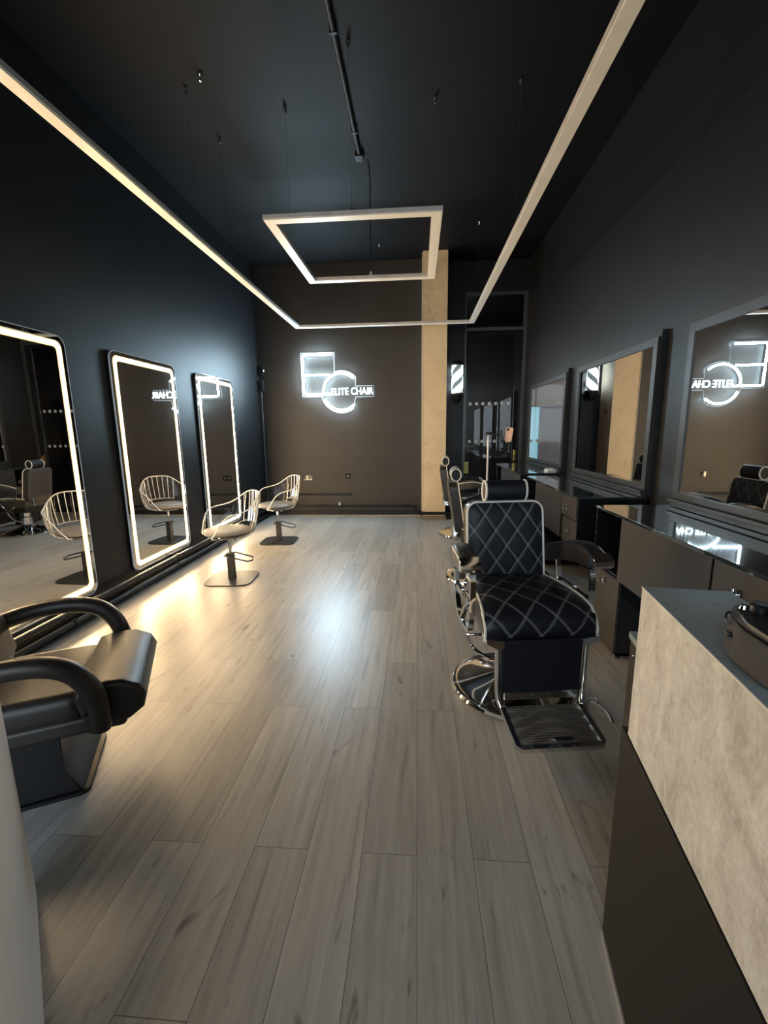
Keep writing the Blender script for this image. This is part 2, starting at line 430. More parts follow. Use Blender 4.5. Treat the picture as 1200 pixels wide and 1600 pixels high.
o = obj('doorway_light', bx(.70, 1.02, 10.34, 10.36, 0, 1.93), cyan_mat)
tag(o, 'bright cyan lit doorway seen beyond the glass door', 'doorway'); o['kind'] = 'structure'
t = thing('corridor_lamp', 'ceiling lamp in the corridor beyond the glass door', 'lamp', (-.9, 9.0, 3.75))
obj('housing', bx(-.3, .3, -.1, .1, -.05, 0, bev=.006), white_plastic, t)
obj('diffuser', bx(-.27, .27, -.08, .08, -.058, -.05), corr_lamp, t)

# glazed door screen
gd = thing('door_1', 'tall dark glazed door beside the barber pole', 'door', (1.24, YG, 0), kind='structure')
fr = BM()
for x0, x1 in ((.765, .80), (1.715, XR)): box(fr, x0, x1, YG - .03, YG + .04, 0, 3.62, bev=.004)
for z0, z1 in ((3.035, 3.085), (3.575, 3.62)): box(fr, .80, 1.715, YG - .03, YG + .04, z0, z1, bev=.003)
obj('door_frame', fr, dgrey_metal, gd, world=True)
lf = BM()
for x0, x1 in ((.805, .835), (1.60, 1.71)): box(lf, x0, x1, YG - .018, YG + .022, .01, 3.03, bev=.003)
for z0, z1 in ((.01, .10), (2.97, 3.03)): box(lf, .835, 1.60, YG - .018, YG + .022, z0, z1, bev=.003)
obj('door_leaf', lf, black_gloss, gd, world=True)
obj('pane', bx(.835, 1.60, YG - .004, YG + .004, .10, 2.97), door_glass, gd, world=True)
obj('pane', bx(.80, 1.715, YG - .004, YG + .004, 3.085, 3.575), door_glass, gd, world=True)
for z in (1.876, 1.25):
    for k in range(7):
        x = .888 + .105 * k
        d = BM(); prism(d, [(cos(2 * pi * q / 24) * .027, sin(2 * pi * q / 24) * .027) for q in range(24)], lambda a, b, d_: (x + a, d_, z + b), YG - .0065, YG - .0045)
        obj('frosted_dot', d, dot_mat, gd, world=True)
hk = BM(); box(hk, 1.625, 1.675, YG - .028, YG - .018, .90, 1.10, bev=.004)
hb = obj('handle', hk, brass, gd, world=True); tag(hb, 'brass handle plate')
kb = lathe_axis([(0, 0), (.012, 0), (.012, .03), (.026, .038), (.028, .055), (.016, .066), (0, .068)], (1.65, YG - .028, 1.045), (0, -1, 0))
k2 = obj('knob', kb, brass, gd, world=True); tag(k2, 'brass door knob')
lk_ = lathe_axis([(0, 0), (.017, 0), (.017, .012), (.010, .016), (0, .016)], (1.65, YG - .028, .945), (0, -1, 0))
tag(obj('lock', lk_, brass, gd, world=True), 'brass key lock')
obj('grey_bar', bx(.80, .96, YG - .05, YG - .035, 1.165, 1.185, bev=.003), dgrey_metal, gd, world=True)  # short grey bar across the edge of the door glass
o = obj('notice', bx(.795, .875, YG - .024, YG - .022, .705, .905), yellow_paper)
tag(o, 'small yellow-green notice low on the glazed door', 'notice')

# ================================================================== tall LED mirrors on the left wall
def led_mirror(y0, y1, label):
    z0, z1 = .18, 2.168; w_, h_ = y1 - y0, z1 - z0; X0 = XL
    t = thing('led_mirror', label, 'mirror', (X0, (y0 + y1) / 2, z0), group='tall lit mirrors on the left wall')
    fn = lambda a, b, d: (d, a, b + h_ / 2)
    ro = rrect(w_, h_, .075); ri = rrect(w_ - .012, h_ - .012, .069)
    obj('back_panel', prism(BM(), rrect(w_ - .03, h_ - .03, .06), fn, .0, .022), black_matte, t)
    obj('mirror_glass', prism(BM(), ri, fn, .022, .030), mirror_mat, t)
    ed = obj('glass_edge', ring_prism(BM(), ro, ri, fn, .018, .031), sign_edge, t)
    g = .040; s = .046
    q = .010
    o_, i_ = (w_ - 2 * g, h_ - 2 * g), (w_ - 2 * g - 2 * s, h_ - 2 * g - 2 * s)
    obj('halo_edge', ring_prism(BM(), rrect(*o_, .055), rrect(o_[0] - 2 * q, o_[1] - 2 * q, .047), fn, .0302, .0325), halo_mat, t)  # added glow band, imitates the halo outside the strip
    obj('light_strip', ring_prism(BM(), rrect(o_[0] - 2 * q, o_[1] - 2 * q, .047), rrect(i_[0] + 2 * q, i_[1] + 2 * q, .036), fn, .0302, .0325), strip_mat, t)
    obj('halo_edge', ring_prism(BM(), rrect(i_[0] + 2 * q, i_[1] + 2 * q, .036), rrect(*i_, .030), fn, .0302, .0325), halo_mat, t)  # same imitated halo on the inner side
    return t
led_mirror(2.215, 3.258, 'tall lit mirror behind the black armchair, cut by the photo edge')
led_mirror(3.735, 4.768, 'middle one of the tall lit mirrors, mirroring a clear chair')
led_mirror(5.228, 6.283, 'tall lit mirror nearest the back wall, behind a clear chair')

# black heating pipes above the left skirting
for z, r, lab in ((.155, .021, 'upper black pipe running along the left skirting'), (.055, .024, 'lower black pipe running along the left skirting')):
    p = BM(); tube(p, [(XL + .085, YF + .01, z), (XL + .085, YB - .06, z)], r, 12)
    for y in (1.2, 2.9, 4.35, 5.8, 7.2): tube(p, [(XL + .085, y, z), (XL + .085, y + .03, z)], r * 1.3, 12); box(p, XL + .003, XL + .085, y + .005, y + .025, z - .008, z + .008)
    tag(obj('heating_pipe', p, black_trim), lab, 'pipe')
p = BM(); tube(p, [(-2.50, YB - .03, .373), (-1.17, YB - .03, .380)], .016, 10); tube(p, [(-1.19, YB - .03, .38), (-1.15, YB - .03, .38)], .024, 10)
for x in (-2.4, -1.9, -1.4): box(p, x, x + .03, YB - .03, YB, .365, .385)
tag(obj('heating_pipe', p, black_trim), 'short black pipe along the back wall under the sockets', 'pipe')
p = BM(); tube(p, [(-2.55, YB - .045, .165), (-1.7, YB - .045, .170), (-.2, YB - .045, .172), (-.06, YB - .045, .17), (-.02, YB - .06, .14), (-.01, 7.25, .10), (.03, 7.11, .10)], .019, 12)
for x in (-2.2, -1.72, -1.55, -1.34, -.2): tube(p, [(x, YB - .045, .17), (x + .05, YB - .045, .17)], .028, 12); box(p, x + .01, x + .03, YB - .045, YB, .162, .178)
tube(p, [(-1.60, YB - .045, .17), (-1.60, YB - .075, .20)], .012, 8)
tag(obj('heating_pipe', p, black_trim), 'long black pipe low along the back wall ending at the column', 'pipe')
p = BM(); tube(p, [(.05, 7.12, .105), (.60, 7.12, .105)], .026, 12); tube(p, [(.05, 7.12, .105), (.09, 7.12, .105)], .036, 12); box(p, .25, .28, 7.12, 7.17, .095, .115)
tag(obj('heating_pipe', p, black_trim), 'black pipe across the foot of the plaster column', 'pipe')
o = obj('pipe_valve', lathe_axis([(0, 0), (.018, 0), (.022, .015), (.022, .04), (.014, .055), (0, .058)], (-1.347, YB - .04, .182), (0, -.2, 1)), white_plastic)
tag(o, 'small white valve knob on the back wall pipe', 'valve')

# sockets and corner boxes
def socket(x, z, w_, label, n):
    t = thing('wall_socket', label, 'socket', (x, YB, z))
    obj('plate', bx(-w_ / 2, w_ / 2, -.010, 0, -.043, .043, bev=.003), black_gloss, t)
    for k in range(n):
        cx = (k - (n - 1) / 2) * .075
        g = BM(); box(g, cx - .016, cx + .016, -.016, -.010, -.016, .016, bev=.002)
        obj('rocker_switch', g, chrome if n == 1 else dgrey_metal, t)
    return t
socket(-1.905, .662, .165, 'double black wall socket behind the far clear chair', 2)
socket(-1.197, .691, .088, 'single black wall socket midway along the back wall', 1)
t = thing('corner_sensor', 'small black sensor high in the far left corner', 'sensor', (XL + .05, 7.43, 2.40))
obj('housing', bx(-.05, .05, -.04, .06, -.02, .12, bev=.012), black_gloss, t)
obj('lens', lathe_axis([(0, 0), (.022, 0), (.02, .012), (0, .02)], (.052, -.02, .06), (.8, -.6, 0)), chrome, t)
t = thing('junction_box', 'black junction box with conduit below the corner sensor', 'box', (XL + .045, 7.42, 2.22))
obj('housing', bx(-.045, .045, -.04, .07, -.09, .08, bev=.008), black_metal, t)
obj('conduit', tube(BM(), [(0, 0, -.09), (0, .005, -1.0), (0, .01, -2.03)], .011, 10), dgrey_metal, t)
o = obj('call_button', lathe_axis([(0, 0), (.030, 0), (.030, .012), (.016, .022), (.012, .03), (0, .032)], (.456, 7.35, 1.697), (1, 0, 0)), brass)
tag(o, 'small round brass fitting on the edge of the column', 'fitting')

# ================================================================== neon sign on the back wall
sg = thing('neon_sign', 'glowing white neon letter sign on the dark back wall', 'sign', (-1.30, YB, 2.25))
YS = YB - .045
def P2(x, z): return (x, YS, z)
def neon_part(bm):
    # LED neon flex: the front glows, the back is an opaque white carrier
    bmesh.ops.recalc_face_normals(bm, faces=bm.faces)
    for f in bm.faces: f.material_index = 0 if f.normal.y < .25 else 1
    return obj('letter_tube', bm, [neon_mat, neon_back], sg, world=True)
ex0, ex1, ez0, ez1 = -1.888, -1.405, 2.062, 2.690
r_ = .0145
e = BM(); tube(e, [P2(ex1, ez1), P2(ex0 + .03, ez1), P2(ex0 + .009, ez1 - .006), P2(ex0, ez1 - .03), P2(ex0, ez0 + .03), P2(ex0 + .009, ez0 + .008), P2(ex0 + .03, ez0), P2(-1.44, ez0)], r_, 10)
tube(e, [P2(ex0 + .015, 2.372), P2(-1.455, 2.372)], r_ * .9, 10)
neon_part(e)
cx, cz, cr = -1.262, 2.095, .298
c1 = BM(); tube(c1, [P2(cx + cr * cos(a), cz + cr * sin(a)) for a in [radians(48 + k * 6) for k in range(24)]], r_, 10)
c2 = BM(); tube(c2, [P2(cx + cr * cos(a), cz + cr * sin(a)) for a in [radians(205 + k * 6) for k in range(19)]], r_, 10)
neon_part(c1); neon_part(c2)
tx = text_mesh('ELITE CHAIR', .158, .012, lambda a, b, d: (-1.432 + a * .80, YS - .025 - d, 2.045 + b))
obj('lettering', tx, letter_mat, sg, world=True)
ac = BM()
R2 = cr + .04
outl = [(ex1 + .035, 2.40), (ex1 + .035, ez1 + .035), (ex0 - .035, ez1 + .035), (ex0 - .035, ez0 - .035), (cx - R2 * cos(.25), ez0 - .035)]
outl += [(cx + R2 * cos(a), cz + R2 * sin(a)) for a in [radians(200 + k * 8) for k in range(14)]]
outl += [(-1.025, 2.01), (-.722, 2.01), (-.722, 2.185), (-1.025, 2.185)]
outl += [(cx + R2 * cos(a), cz + R2 * sin(a)) for a in [radians(44 + k * 8) for k in range(9)]]
tube(ac, [(x, YS + .02, z) for x, z in outl], .0035, 6, closed=True)
obj('acrylic_edge', ac, sign_edge, sg, world=True)
sp_ = BM()
for x, z in ((ex0 + .02, ez1 - .02), (ex0 + .02, ez0 + .02), (cx, cz + cr), (cx, cz - cr), (-.76, 2.10)): tube(sp_, [(x, YS + .02, z), (x, YB, z)], .008, 8)
objs('spacer', sp_, chrome, sg, world=True)

# ================================================================== barber pole
bp_ = thing('barber_pole', 'lit white striped barber pole on the dark pier beside the column', 'barber pole', (.648, 7.50, 1.93))
obj('lamp_cylinder', lathe(BM(), [(.088, .11), (.088, .535)], 40), pole_mat, bp_)
obj('glass_cover', lathe(BM(), [(.098, .10), (.098, .545)], 40), acrylic, bp_)
obj('top_cap', lathe(BM(), [(0, .625), (.03, .62), (.075, .60), (.10, .575), (.110, .555), (.110, .540), (.095, .535), (0, .535)], 40), chrome, bp_)
obj('bottom_cap', lathe(BM(), [(0, -.05), (.03, -.045), (.06, -.01), (.085, .03), (.110, .07), (.112, .095), (.10, .11), (0, .11)], 40), black_gloss, bp_)
bk = BM(); box(bk, -.03, .03, .05, .12, .04, .10, bev=.004); box(bk, -.03, .03, .05, .12, .545, .59, bev=.004)
objs('bracket', bk, black_metal, bp_)

# ================================================================== hanging light frames (switched off)
ZB = 2.98
def wires(pts):
    b = BM()
    for (x, y, z0) in pts:
        tube(b, [(x, y, z0), (x, y, ZC)], .0010, 6); lathe(b, [(0, 0), (.016, 0), (.012, .02), (.004, .03), (0, .03)], 10, (x, y, z0))
    return b
def ceiling_caps(pts):
    b = BM()
    for x, y in pts: lathe(b, [(0, 0), (.010, 0), (.016, -.012), (.010, -.035), (.005, -.05), (0, -.05)], 12, (x, y, ZC))
    return b
W_ = .080; H_ = .036
def poly_frame(bm, outer, inner, z0, z1, closed=True):
    """A mitred flat band: outer and inner are matching XY corner lists."""
    n = len(outer); rings = []
    for o_, i_ in zip(outer, inner):
        rings.append([bm.verts.new((*o_, z0)), bm.verts.new((*o_, z1)), bm.verts.new((*i_, z1)), bm.verts.new((*i_, z0))])
    for k in range(n if closed else n - 1):
        A, B = rings[k], rings[(k + 1) % n]
        for q in range(4): bm.faces.new((A[q], A[(q + 1) % 4], B[(q + 1) % 4], B[q]))
    if not closed:
        bm.faces.new(rings[0]); bm.faces.new(rings[-1][::-1])
    return bm
# large three-sided run
xl, xr_, yb = -1.835, .832, 6.905
yn = -1.7
t = thing('pendant_light', 'large white U-shaped linear light hanging round the room, switched off', 'light', (-.5, 2.6, ZB), group='unlit hanging light frames')
O = [(xl, yn), (xl, yb), (xr_, yb), (xr_, yn)]; I = [(xl + W_, yn), (xl + W_, yb - W_), (xr_ - W_, yb - W_), (xr_ - W_, yn)]
obj('housing', poly_frame(BM(), O, I, ZB + .008, ZB + H_, False), alu, t, world=True, angle=20)
O2 = [(xl + .005, yn + .004), (xl + .005, yb - .005), (xr_ - .005, yb - .005), (xr_ - .005, yn + .004)]
I2 = [(xl + W_ - .005, yn + .004), (xl + W_ - .005, yb - W_ + .005), (xr_ - W_ + .005, yb - W_ + .005), (xr_ - W_ + .005, yn + .004)]
obj('diffuser', poly_frame(BM(), O2, I2, ZB, ZB + .008, False), diff_mat, t, world=True, angle=20)
wp = [(.79, 3.97, ZB + H_), (.79, 6.30, ZB + H_), (-.55, 6.86, ZB + H_), (-1.79, 4.41, ZB + H_), (-1.79, 6.3, ZB + H_), (-1.79, 3.81, ZB + H_), (.79, 1.0, ZB + H_), (-1.79, 1.0, ZB + H_)]
for p in wp: obj('suspension_wire', wires([p]), dgrey_metal, t, world=True)
for p in wp: obj('ceiling_cap', ceiling_caps([p[:2]]), chrome, t, world=True)
# square frame
fx0, fx1, fy0, fy1 = -1.133, .180, 3.475, 4.905
t = thing('pendant_light', 'square white light frame hanging in the middle, switched off', 'light', ((fx0 + fx1) / 2, (fy0 + fy1) / 2, ZB), group='unlit hanging light frames')
sq = lambda d: [(fx0 + d, fy0 + d), (fx1 - d, fy0 + d), (fx1 - d, fy1 - d), (fx0 + d, fy1 - d)]
obj('housing', poly_frame(BM(), sq(0), sq(W_), ZB + .008, ZB + H_), alu, t, world=True, angle=20)
obj('diffuser', poly_frame(BM(), sq(.004), sq(W_ - .004), ZB, ZB + .008), diff_mat, t, world=True, angle=20)
wp = [(-1.09, 4.09, ZB + H_), (.14, 4.09, ZB + H_), (-.476, 3.515, ZB + H_)]
for p in wp: obj('suspension_wire', wires([p]), dgrey_metal, t, world=True)
for p in wp: obj('ceiling_cap', ceiling_caps([p[:2]]), chrome, t, world=True)
pc = BM(); tube(pc, spline([(-.485, 4.80, ZC - .03), (-.470, 4.83, 3.9), (-.474, 4.84, 3.6), (-.476, 4.85, ZB + H_ + .05)], 8), .006, 8)
obj('power_cable', pc, black_matte, t, world=True)
obj('cable_grip', lathe(BM(), [(0, .045), (.008, .043), (.012, .028), (.022, .010), (.024, 0), (0, 0)], 16, (-.476, 4.85, ZB + H_)), white_plastic, t, world=True)
# surface conduit on the ceiling
t = thing('ceiling_conduit', 'black conduit along the ceiling feeding the square light frame', 'conduit', (-.56, 3.0, ZC))
obj('pipe', tube(BM(), [(-.562, YF, ZC - .018), (-.560, 4.76, ZC - .018)], .018, 14), black_matte, t, world=True)
obj('end_box', bx(-.60, -.525, 4.72, 4.82, ZC - .045, ZC, bev=.006), black_trim, t, world=True)
sb = BM()
for y in (.4, 1.9, 3.4, 4.4): box(sb, -.585, -.537, y, y + .02, ZC - .038, ZC)
objs('saddle_clip', sb, black_trim, t, world=True)
# leftover ceiling fixings
for x, y, lab in ((-.805, 5.83, 'small chrome ceiling fixing beyond the square light frame'), (-1.62, 3.70, 'small ceiling fixing above the left light bar')):
    o = obj('ceiling_fixing', lathe(BM(), [(0, 0), (.022, 0), (.022, -.012), (.010, -.03), (.014, -.05), (0, -.055)], 14, (x, y, ZC)), chrome); tag(o, lab, 'ceiling fixing')

# ================================================================== mirrors over the stations (right wall)
def wall_mirror(y0, y1, label):
    z0, z1 = .945, 2.085; xf = XR - .05
    t = thing('wall_mirror', label, 'mirror', (XR, (y0 + y1) / 2, z0), group='framed mirrors on the right wall')
    obj('backing_board', bx(XR - .042, XR, y0 - .012, y1 + .012, z0 - .01, z1 + .045), black_matte, t, world=True)
    f = BM(); b = .058; bb = .078
    box(f, xf - .012, XR - .042, y0, y0 + b, z0 + bb, z1, bev=.003); box(f, xf - .012, XR - .042, y1 - b, y1, z0 + bb, z1, bev=.003)
    box(f, xf - .012, XR - .042, y0 + b, y1 - b, z1 - b, z1, bev=.003)
    obj('mirror_frame', f, frame_mat, t, world=True)
    f = BM(); box(f, xf - .012, XR - .042, y0, y1, z0 + .036, z0 + bb, bev=.003)
    obj('bottom_rail', f, frame_mat, t, world=True)
    f = BM(); box(f, xf - .040, XR - .042, y0, y1, z0 + .010, z0 + .034, bev=.004); box(f, xf - .025, XR - .042, y0 + .01, y1 - .01, z0 - .016, z0 + .010)
    obj('ledge', f, frame_mat, t, world=True)
    obj('mirror_glass', bx(xf - .002, XR - .043, y0 + b - .004, y1 - b + .004, z0 + bb - .004, z1 - b + .004), mirror_mat, t, world=True)
    return t
wall_mirror(1.46, 3.06, 'framed wall mirror reflecting the neon sign, nearest the reception counter')
wall_mirror(3.43, 5.03, 'framed wall mirror reflecting the barber pole and plaster column')
wall_mirror(5.40, 7.05, 'framed wall mirror next to the glazed door, reflecting the pale corridor')

# ================================================================== styling stations
def knob(p):
    b = lathe_axis([(.0, 0), (.020, 0), (.024, .004), (.024, .008), (.012, .010), (.008, .018), (.013, .026), (.015, .032), (.010, .038), (0, .040)], p, (-1, 0, 0), 16)
    return b
XF, ZT = 1.24, .925
def station(yfar, label, ln=1.62):
    yn_ = yfar - ln
    t = thing('styling_station', label, 'station', ((XF + XR) / 2, (yfar + yn_) / 2, 0), group='black gloss styling stations')
    obj('worktop', bx(XF - .008, XR - .001, yn_, yfar, ZT - .018, ZT, bev=.002), top_gloss, t, world=True)
    c = BM(); zb = .515
    box(c, XF + .02, XR - .001, yn_, yfar, zb, zb + .018)                       # bottom board
    box(c, XF + .005, XR - .001, yfar - .018, yfar, zb, ZT - .018)              # far end
    box(c, XF + .005, XR - .001, yn_, yn_ + .018, zb, ZT - .018)                # near end
    box(c, XR - .02, XR - .001, yn_, yfar, zb, ZT - .018)
    box(c, XF + .02, XR - .001, yfar - .40, yfar - .385, zb, ZT - .018)
    obj('carcass', c, black_gloss, t, world=True)
    ped = BM()
    box(ped, XF + .02, XR - .001, yfar - .42, yfar - .402, .02, zb); box(ped, XF + .02, XR - .001, yfar - .018, yfar, .02, zb)
    box(ped, XR - .02, XR - .001, yfar - .42, yfar, .02, zb); box(ped, XF + .02, XR - .001, yfar - .42, yfar, .02, .038)
    for y in (yfar - .40, yfar - .02):
        for x in (XF + .04, XR - .06): lathe(ped, [(0, 0), (.016, 0), (.016, .02), (0, .02)], 12, (x, y, 0))
    obj('pedestal', ped, black_gloss, t, world=True)
    d = obj('door', bx(XF, XF + .018, yfar - .418, yfar - .004, .03, zb - .004, bev=.0015), panel_gloss, t, world=True)
    k = obj('knob', knob((XF, yfar - .205, .455)), chrome, d, world=False)
    k.data.transform(Matrix.Translation(-t.location))
    obj('front_panel', bx(XF, XF + .018, yn_ + .40, yfar - .385, zb, ZT - .022, bev=.0015), panel_gloss, t, world=True)
    zm = .725
    for z0, z1, ky, kz, ya, yb2 in ((zm + .004, ZT - .022, yfar - 1.385, .805, yn_ + .030, yn_ + .385), (zb, zm - .004, yfar - 1.445, .625, yn_ + .002, yn_ + .340)):
        d = obj('drawer', bx(XF, XF + .018, ya, yb2, z0, z1, bev=.0015), panel_gloss, t, world=True)
        k = obj('knob', knob((XF, ky, kz)), chrome, d); k.data.transform(Matrix.Translation(-t.location))
    return t
station(3.10, 'black gloss station nearest the counter, reflecting the neon sign in its top')
station(5.07, 'black gloss station under the mirror that reflects the column')
station(7.00, 'black gloss station beside the glazed door, with a white cloth on top')
t = BM(); box(t, 1.585, 1.70, 5.50, 5.66, ZT, ZT + .022, bev=.008); box(t, 1.595, 1.69, 5.52, 5.65, ZT + .022, ZT + .036, bev=.006)
tag(obj('folded_cloth', t, paper), 'small folded white cloth on the far station top', 'cloth')

# ================================================================== barber chairs
def rounded_half(z, z0, z1, hw0, hw1, r):
    """Half width of a rounded, tapered panel at height z."""
    k = (z - z0) / (z1 - z0); h = hw0 + (hw1 - hw0) * k
    for e_, s in ((z1, 1), (z0, -1)):
        d = (e_ - z) * s
        if d < r: h -= r - sqrt(max(0, r * r - (r - d) ** 2))
    return h
def barber_chair(loc, rot, R, label):
    t = thing('barber_chair', label, 'barber chair', loc, rot, group='black quilted barber chairs')
    # --- base and column
    obj('base', lathe(BM(), [(0, .0), (.325, 0), (.338, .008), (.342, .020), (.334, .034), (.315, .040), (.30, .036), (.26, .052), (.16, .080), (.10, .098), (.085, .13), (0, .13)], 64), chrome, t)
    obj('column', lathe(BM(), [(.075, .10), (.078, .24), (.062, .25), (.062, .43 + R), (0, .43 + R)], 32), chrome, t)
    obj('pump_lever', tube(BM(), spline([(-.06, .02, .17), (-.16, .0, .20), (-.24, -.02, .27), (-.275, -.03, .345), (-.26, -.04, .352), (-.12, -.05, .352)], 6), .008, 8), chrome, t)
    uf = BM(); box(uf, -.20, .20, -.28, .18, .41 + R, .475 + R, bev=.012); box(uf, -.10, .10, -.10, .10, .38 + R, .415 + R, bev=.006)
    obj('under_frame', uf, black_metal, t)
    # --- seat: a profile in y/z swept across x, quilted on top and front roll
    prof = [(.20, .618), (.12, .628), (.0, .636), (-.12, .637), (-.22, .630), (-.29, .612), (-.335, .580), (-.358, .545), (-.362, .51), (-.350, .480)]
    prof = [(p.y, p.z) for p in spline([(0, a, b) for a, b in prof], 3)]
    sb = BM(); uvl = sb.loops.layers.uv.new('UVMap'); nx = 16; rows = []; arc = 0; arcs = []
    for i, (y, z) in enumerate(prof):
        if i: arc += sqrt((y - prof[i - 1][0]) ** 2 + (z - prof[i - 1][1]) ** 2)
        arcs.append(arc); row = []
        hw = .225 + .045 * min(1, max(0, (.20 - y) / .50))
        for k in range(nx + 1):
            a = -1 + 2 * k / nx; e_ = max(0, abs(a) - .72) / .28
            row.append(sb.verts.new((a * hw, y + (.012 * e_ * e_ if y < -.3 else 0), z + R - .020 * e_ * e_ * (1 if y > -.33 else .2))))
        rows.append(row)
    for i in range(len(rows) - 1):
        for k in range(nx):
            f = sb.faces.new((rows[i][k], rows[i][k + 1], rows[i + 1][k + 1], rows[i + 1][k]))
            for lp, (ii, kk) in zip(f.loops, ((i, k), (i, k + 1), (i + 1, k + 1), (i + 1, k))):
                lp[uvl].uv = (rows[ii][kk].co.x, arcs[ii])
    for s in (0, nx):                                                    # side walls down to the seat pan
        low = [sb.verts.new((r[s].co.x, r[s].co.y, .478 + R)) for r in rows]
        for i in range(len(rows) - 1):
            f = sb.faces.new((rows[i][s], rows[i + 1][s], low[i + 1], low[i])); f.material_index = 1
        if s == 0: lowL = low
    f = sb.faces.new(lowL + low[::-1]); f.material_index = 1
    f = sb.faces.new(rows[0] + [low[0], lowL[0]]); f.material_index = 1
    st = obj('seat', sb, [quilt_seat, vinyl_side], t, angle=50)
    pp = BM()
    for s in (-1, 1):
        tube(pp, [(s * (.225 + .045 * min(1, max(0, (.20 - y) / .50))) * 1.0, y + (.010 if y < -.3 else 0), z + R - .016) for y, z in prof], .0065, 8)
    objs('piping', pp, piping_mat, st)
    # --- backrest: rounded quilted cushion leaning back
    z0, z1 = .56, 1.035; hw0, hw1, rr = .226, .222, .06; tilt = .075 / (z1 - z0); nx, nz = 14, 24; TH = .085
    def yb_(z): return .165 + (z - z0) * tilt
    bb = BM(); uvl = bb.loops.layers.uv.new('UVMap')
    def sheet(front):
        rows = []
        for i in range(nz + 1):
            q = i / nz; z = z0 + (z1 - z0) * (.5 - .5 * cos(pi * q)) ; z = min(max(z, z0 + 1e-4), z1 - 1e-4)
            hw = rounded_half(z, z0, z1, hw0, hw1, rr); row = []
            for k in range(nx + 1):
                a = -1 + 2 * k / nx; ed = max(abs(a), abs(2 * (z - z0) / (z1 - z0) - 1)); cr_ = 1 - ed ** 6
                y = yb_(z) - .022 * cr_ if front else yb_(z) + TH + .018 * cr_
                row.append(bb.verts.new((a * hw, y, z + R)))
            rows.append(row)
        return rows
    A, B = sheet(True), sheet(False)
    for rws, mi in ((A, 0), (B, 1)):
        for i in range(nz):
            for k in range(nx):
                f = bb.faces.new((rws[i][k], rws[i][k + 1], rws[i + 1][k + 1], rws[i + 1][k])); f.material_index = mi
                for lp in f.loops: lp[uvl].uv = (lp.vert.co.x, lp.vert.co.z - R)
    rim = lambda rws: [r[0] for r in rws] + rws[-1][1:-1] + [r[-1] for r in rws[::-1]] + rws[0][1:-1][::-1]
    ra, rb = rim(A), rim(B)
    for k in range(len(ra)):
        f = bb.faces.new((ra[k], ra[(k + 1) % len(ra)], rb[(k + 1) % len(ra)], rb[k])); f.material_index = 1
    pts_f = [v.co.copy() for v in ra]; pts_b = [v.co.copy() for v in rb]
    bo = obj('backrest', bb, [quilt_back, vinyl_side], t, angle=50)
    def thin(pts):
        out = [pts[0]]
        for p in pts[1:]:
            if (p - out[-1]).length > .008: out.append(p)
        return out
    pp = BM(); tube(pp, thin(pts_f), .0065, 8, closed=True); obj('piping', pp, piping_mat, bo)
    pp = BM(); tube(pp, thin(pts_b), .004, 8, closed=True); obj('piping', pp, vinyl_side, bo)
    bf = BM(); box(bf, -.17, .17, .20, .285, .50 + R, .63 + R, bev=.012)
    obj('back_bracket', bf, chrome, t)
    # --- headrest roll on two stems
    hb_ = BM(); n = 24; L2 = .118; hc = (0, .255, 1.098 + R)
    def ov(a): return (.046 * cos(a), .058 * sin(a))
    rings = []
    for x, s in ((-L2, .86), (-L2, 1.0), (-L2 + .012, 1.02), (-.04, 1.06), (.04, 1.06), (L2 - .012, 1.02), (L2, 1.0), (L2, .86)):
        rings.append([hb_.verts.new((x, hc[1] + ov(2 * pi * k / n)[0] * s, hc[2] + ov(2 * pi * k / n)[1] * s)) for k in range(n)])
    for Aq, Bq in zip(rings, rings[1:]):
        for k in range(n): hb_.faces.new((Aq[k], Aq[(k + 1) % n], Bq[(k + 1) % n], Bq[k]))
    hb_.faces.new(rings[0][::-1]); hb_.faces.new(rings[-1])
    ho = obj('headrest', hb_, vinyl, t, angle=50)
    pp = BM()
    for s in (-1, 1): tube(pp, [(s * L2, hc[1] + ov(2 * pi * k / n)[0], hc[2] + ov(2 * pi * k / n)[1]) for k in range(n)], .0065, 8, closed=True)
    objs('piping', pp, piping_mat, ho)
    sm = BM()
    for s in (-.05, .05): tube(sm, [(s, .245, 1.0 + R), (s, .25, 1.06 + R)], .008, 8)
    objs('headrest_stem', sm, chrome, t)
    # --- armrests
    for s in (-1, 1):
        ar = BM(); rows = []; N_ = 16
        for i in range(N_ + 1):
            q = i / N_; y = .185 - .435 * q
            x = s * (.272 + .053 * min(1, q * 1.6)); wd = .041 + .005 * sin(pi * q)
            zt = .792 + .075 * sin(min(1, q * 1.25) * pi * .62) - .03 * max(0, q - .75) / .25
            zb2 = zt - (.098 + .015 * sin(pi * q)) + .045 * max(0, q - .7) / .3
            rows.append([ar.verts.new((x + wd * a, y, zt + R - (zt - zb2) * b)) for a, b in ((-1, .16), (-.72, .03), (0, -.02), (.72, .03), (1, .16), (1, .9), (.8, 1), (-.8, 1), (-1, .9))])
        for Aq, Bq in zip(rows, rows[1:]):
            m_ = len(Aq)
            for k in range(m_): ar.faces.new((Aq[k], Aq[(k + 1) % m_], Bq[(k + 1) % m_], Bq[k]))
        ar.faces.new(rows[0][::-1]); ar.faces.new(rows[-1])
        outer = 4 if s > 0 else 0
        edge = [r[outer].co.copy() for r in rows] + [rows[-1][5 if s > 0 else 8].co.copy()]
        ao = obj('armrest', ar, vinyl_side if s < 0 else vinyl, t, angle=50)  # left arm lightened, its tan reflection is in the colour
        obj('piping', tube(BM(), edge, .005, 8), piping_mat, ao)
        cp = BM(); xc = s * .325
        prism(cp, [(-.258, .830), (-.225, .845), (-.225, .782), (-.262, .778), (-.278, .795), (-.276, .815)], lambda a, b, d: (xc + d, a, b + R), -.050, .050, bev=.003)
        obj('chrome_cap', cp, chrome, ao)
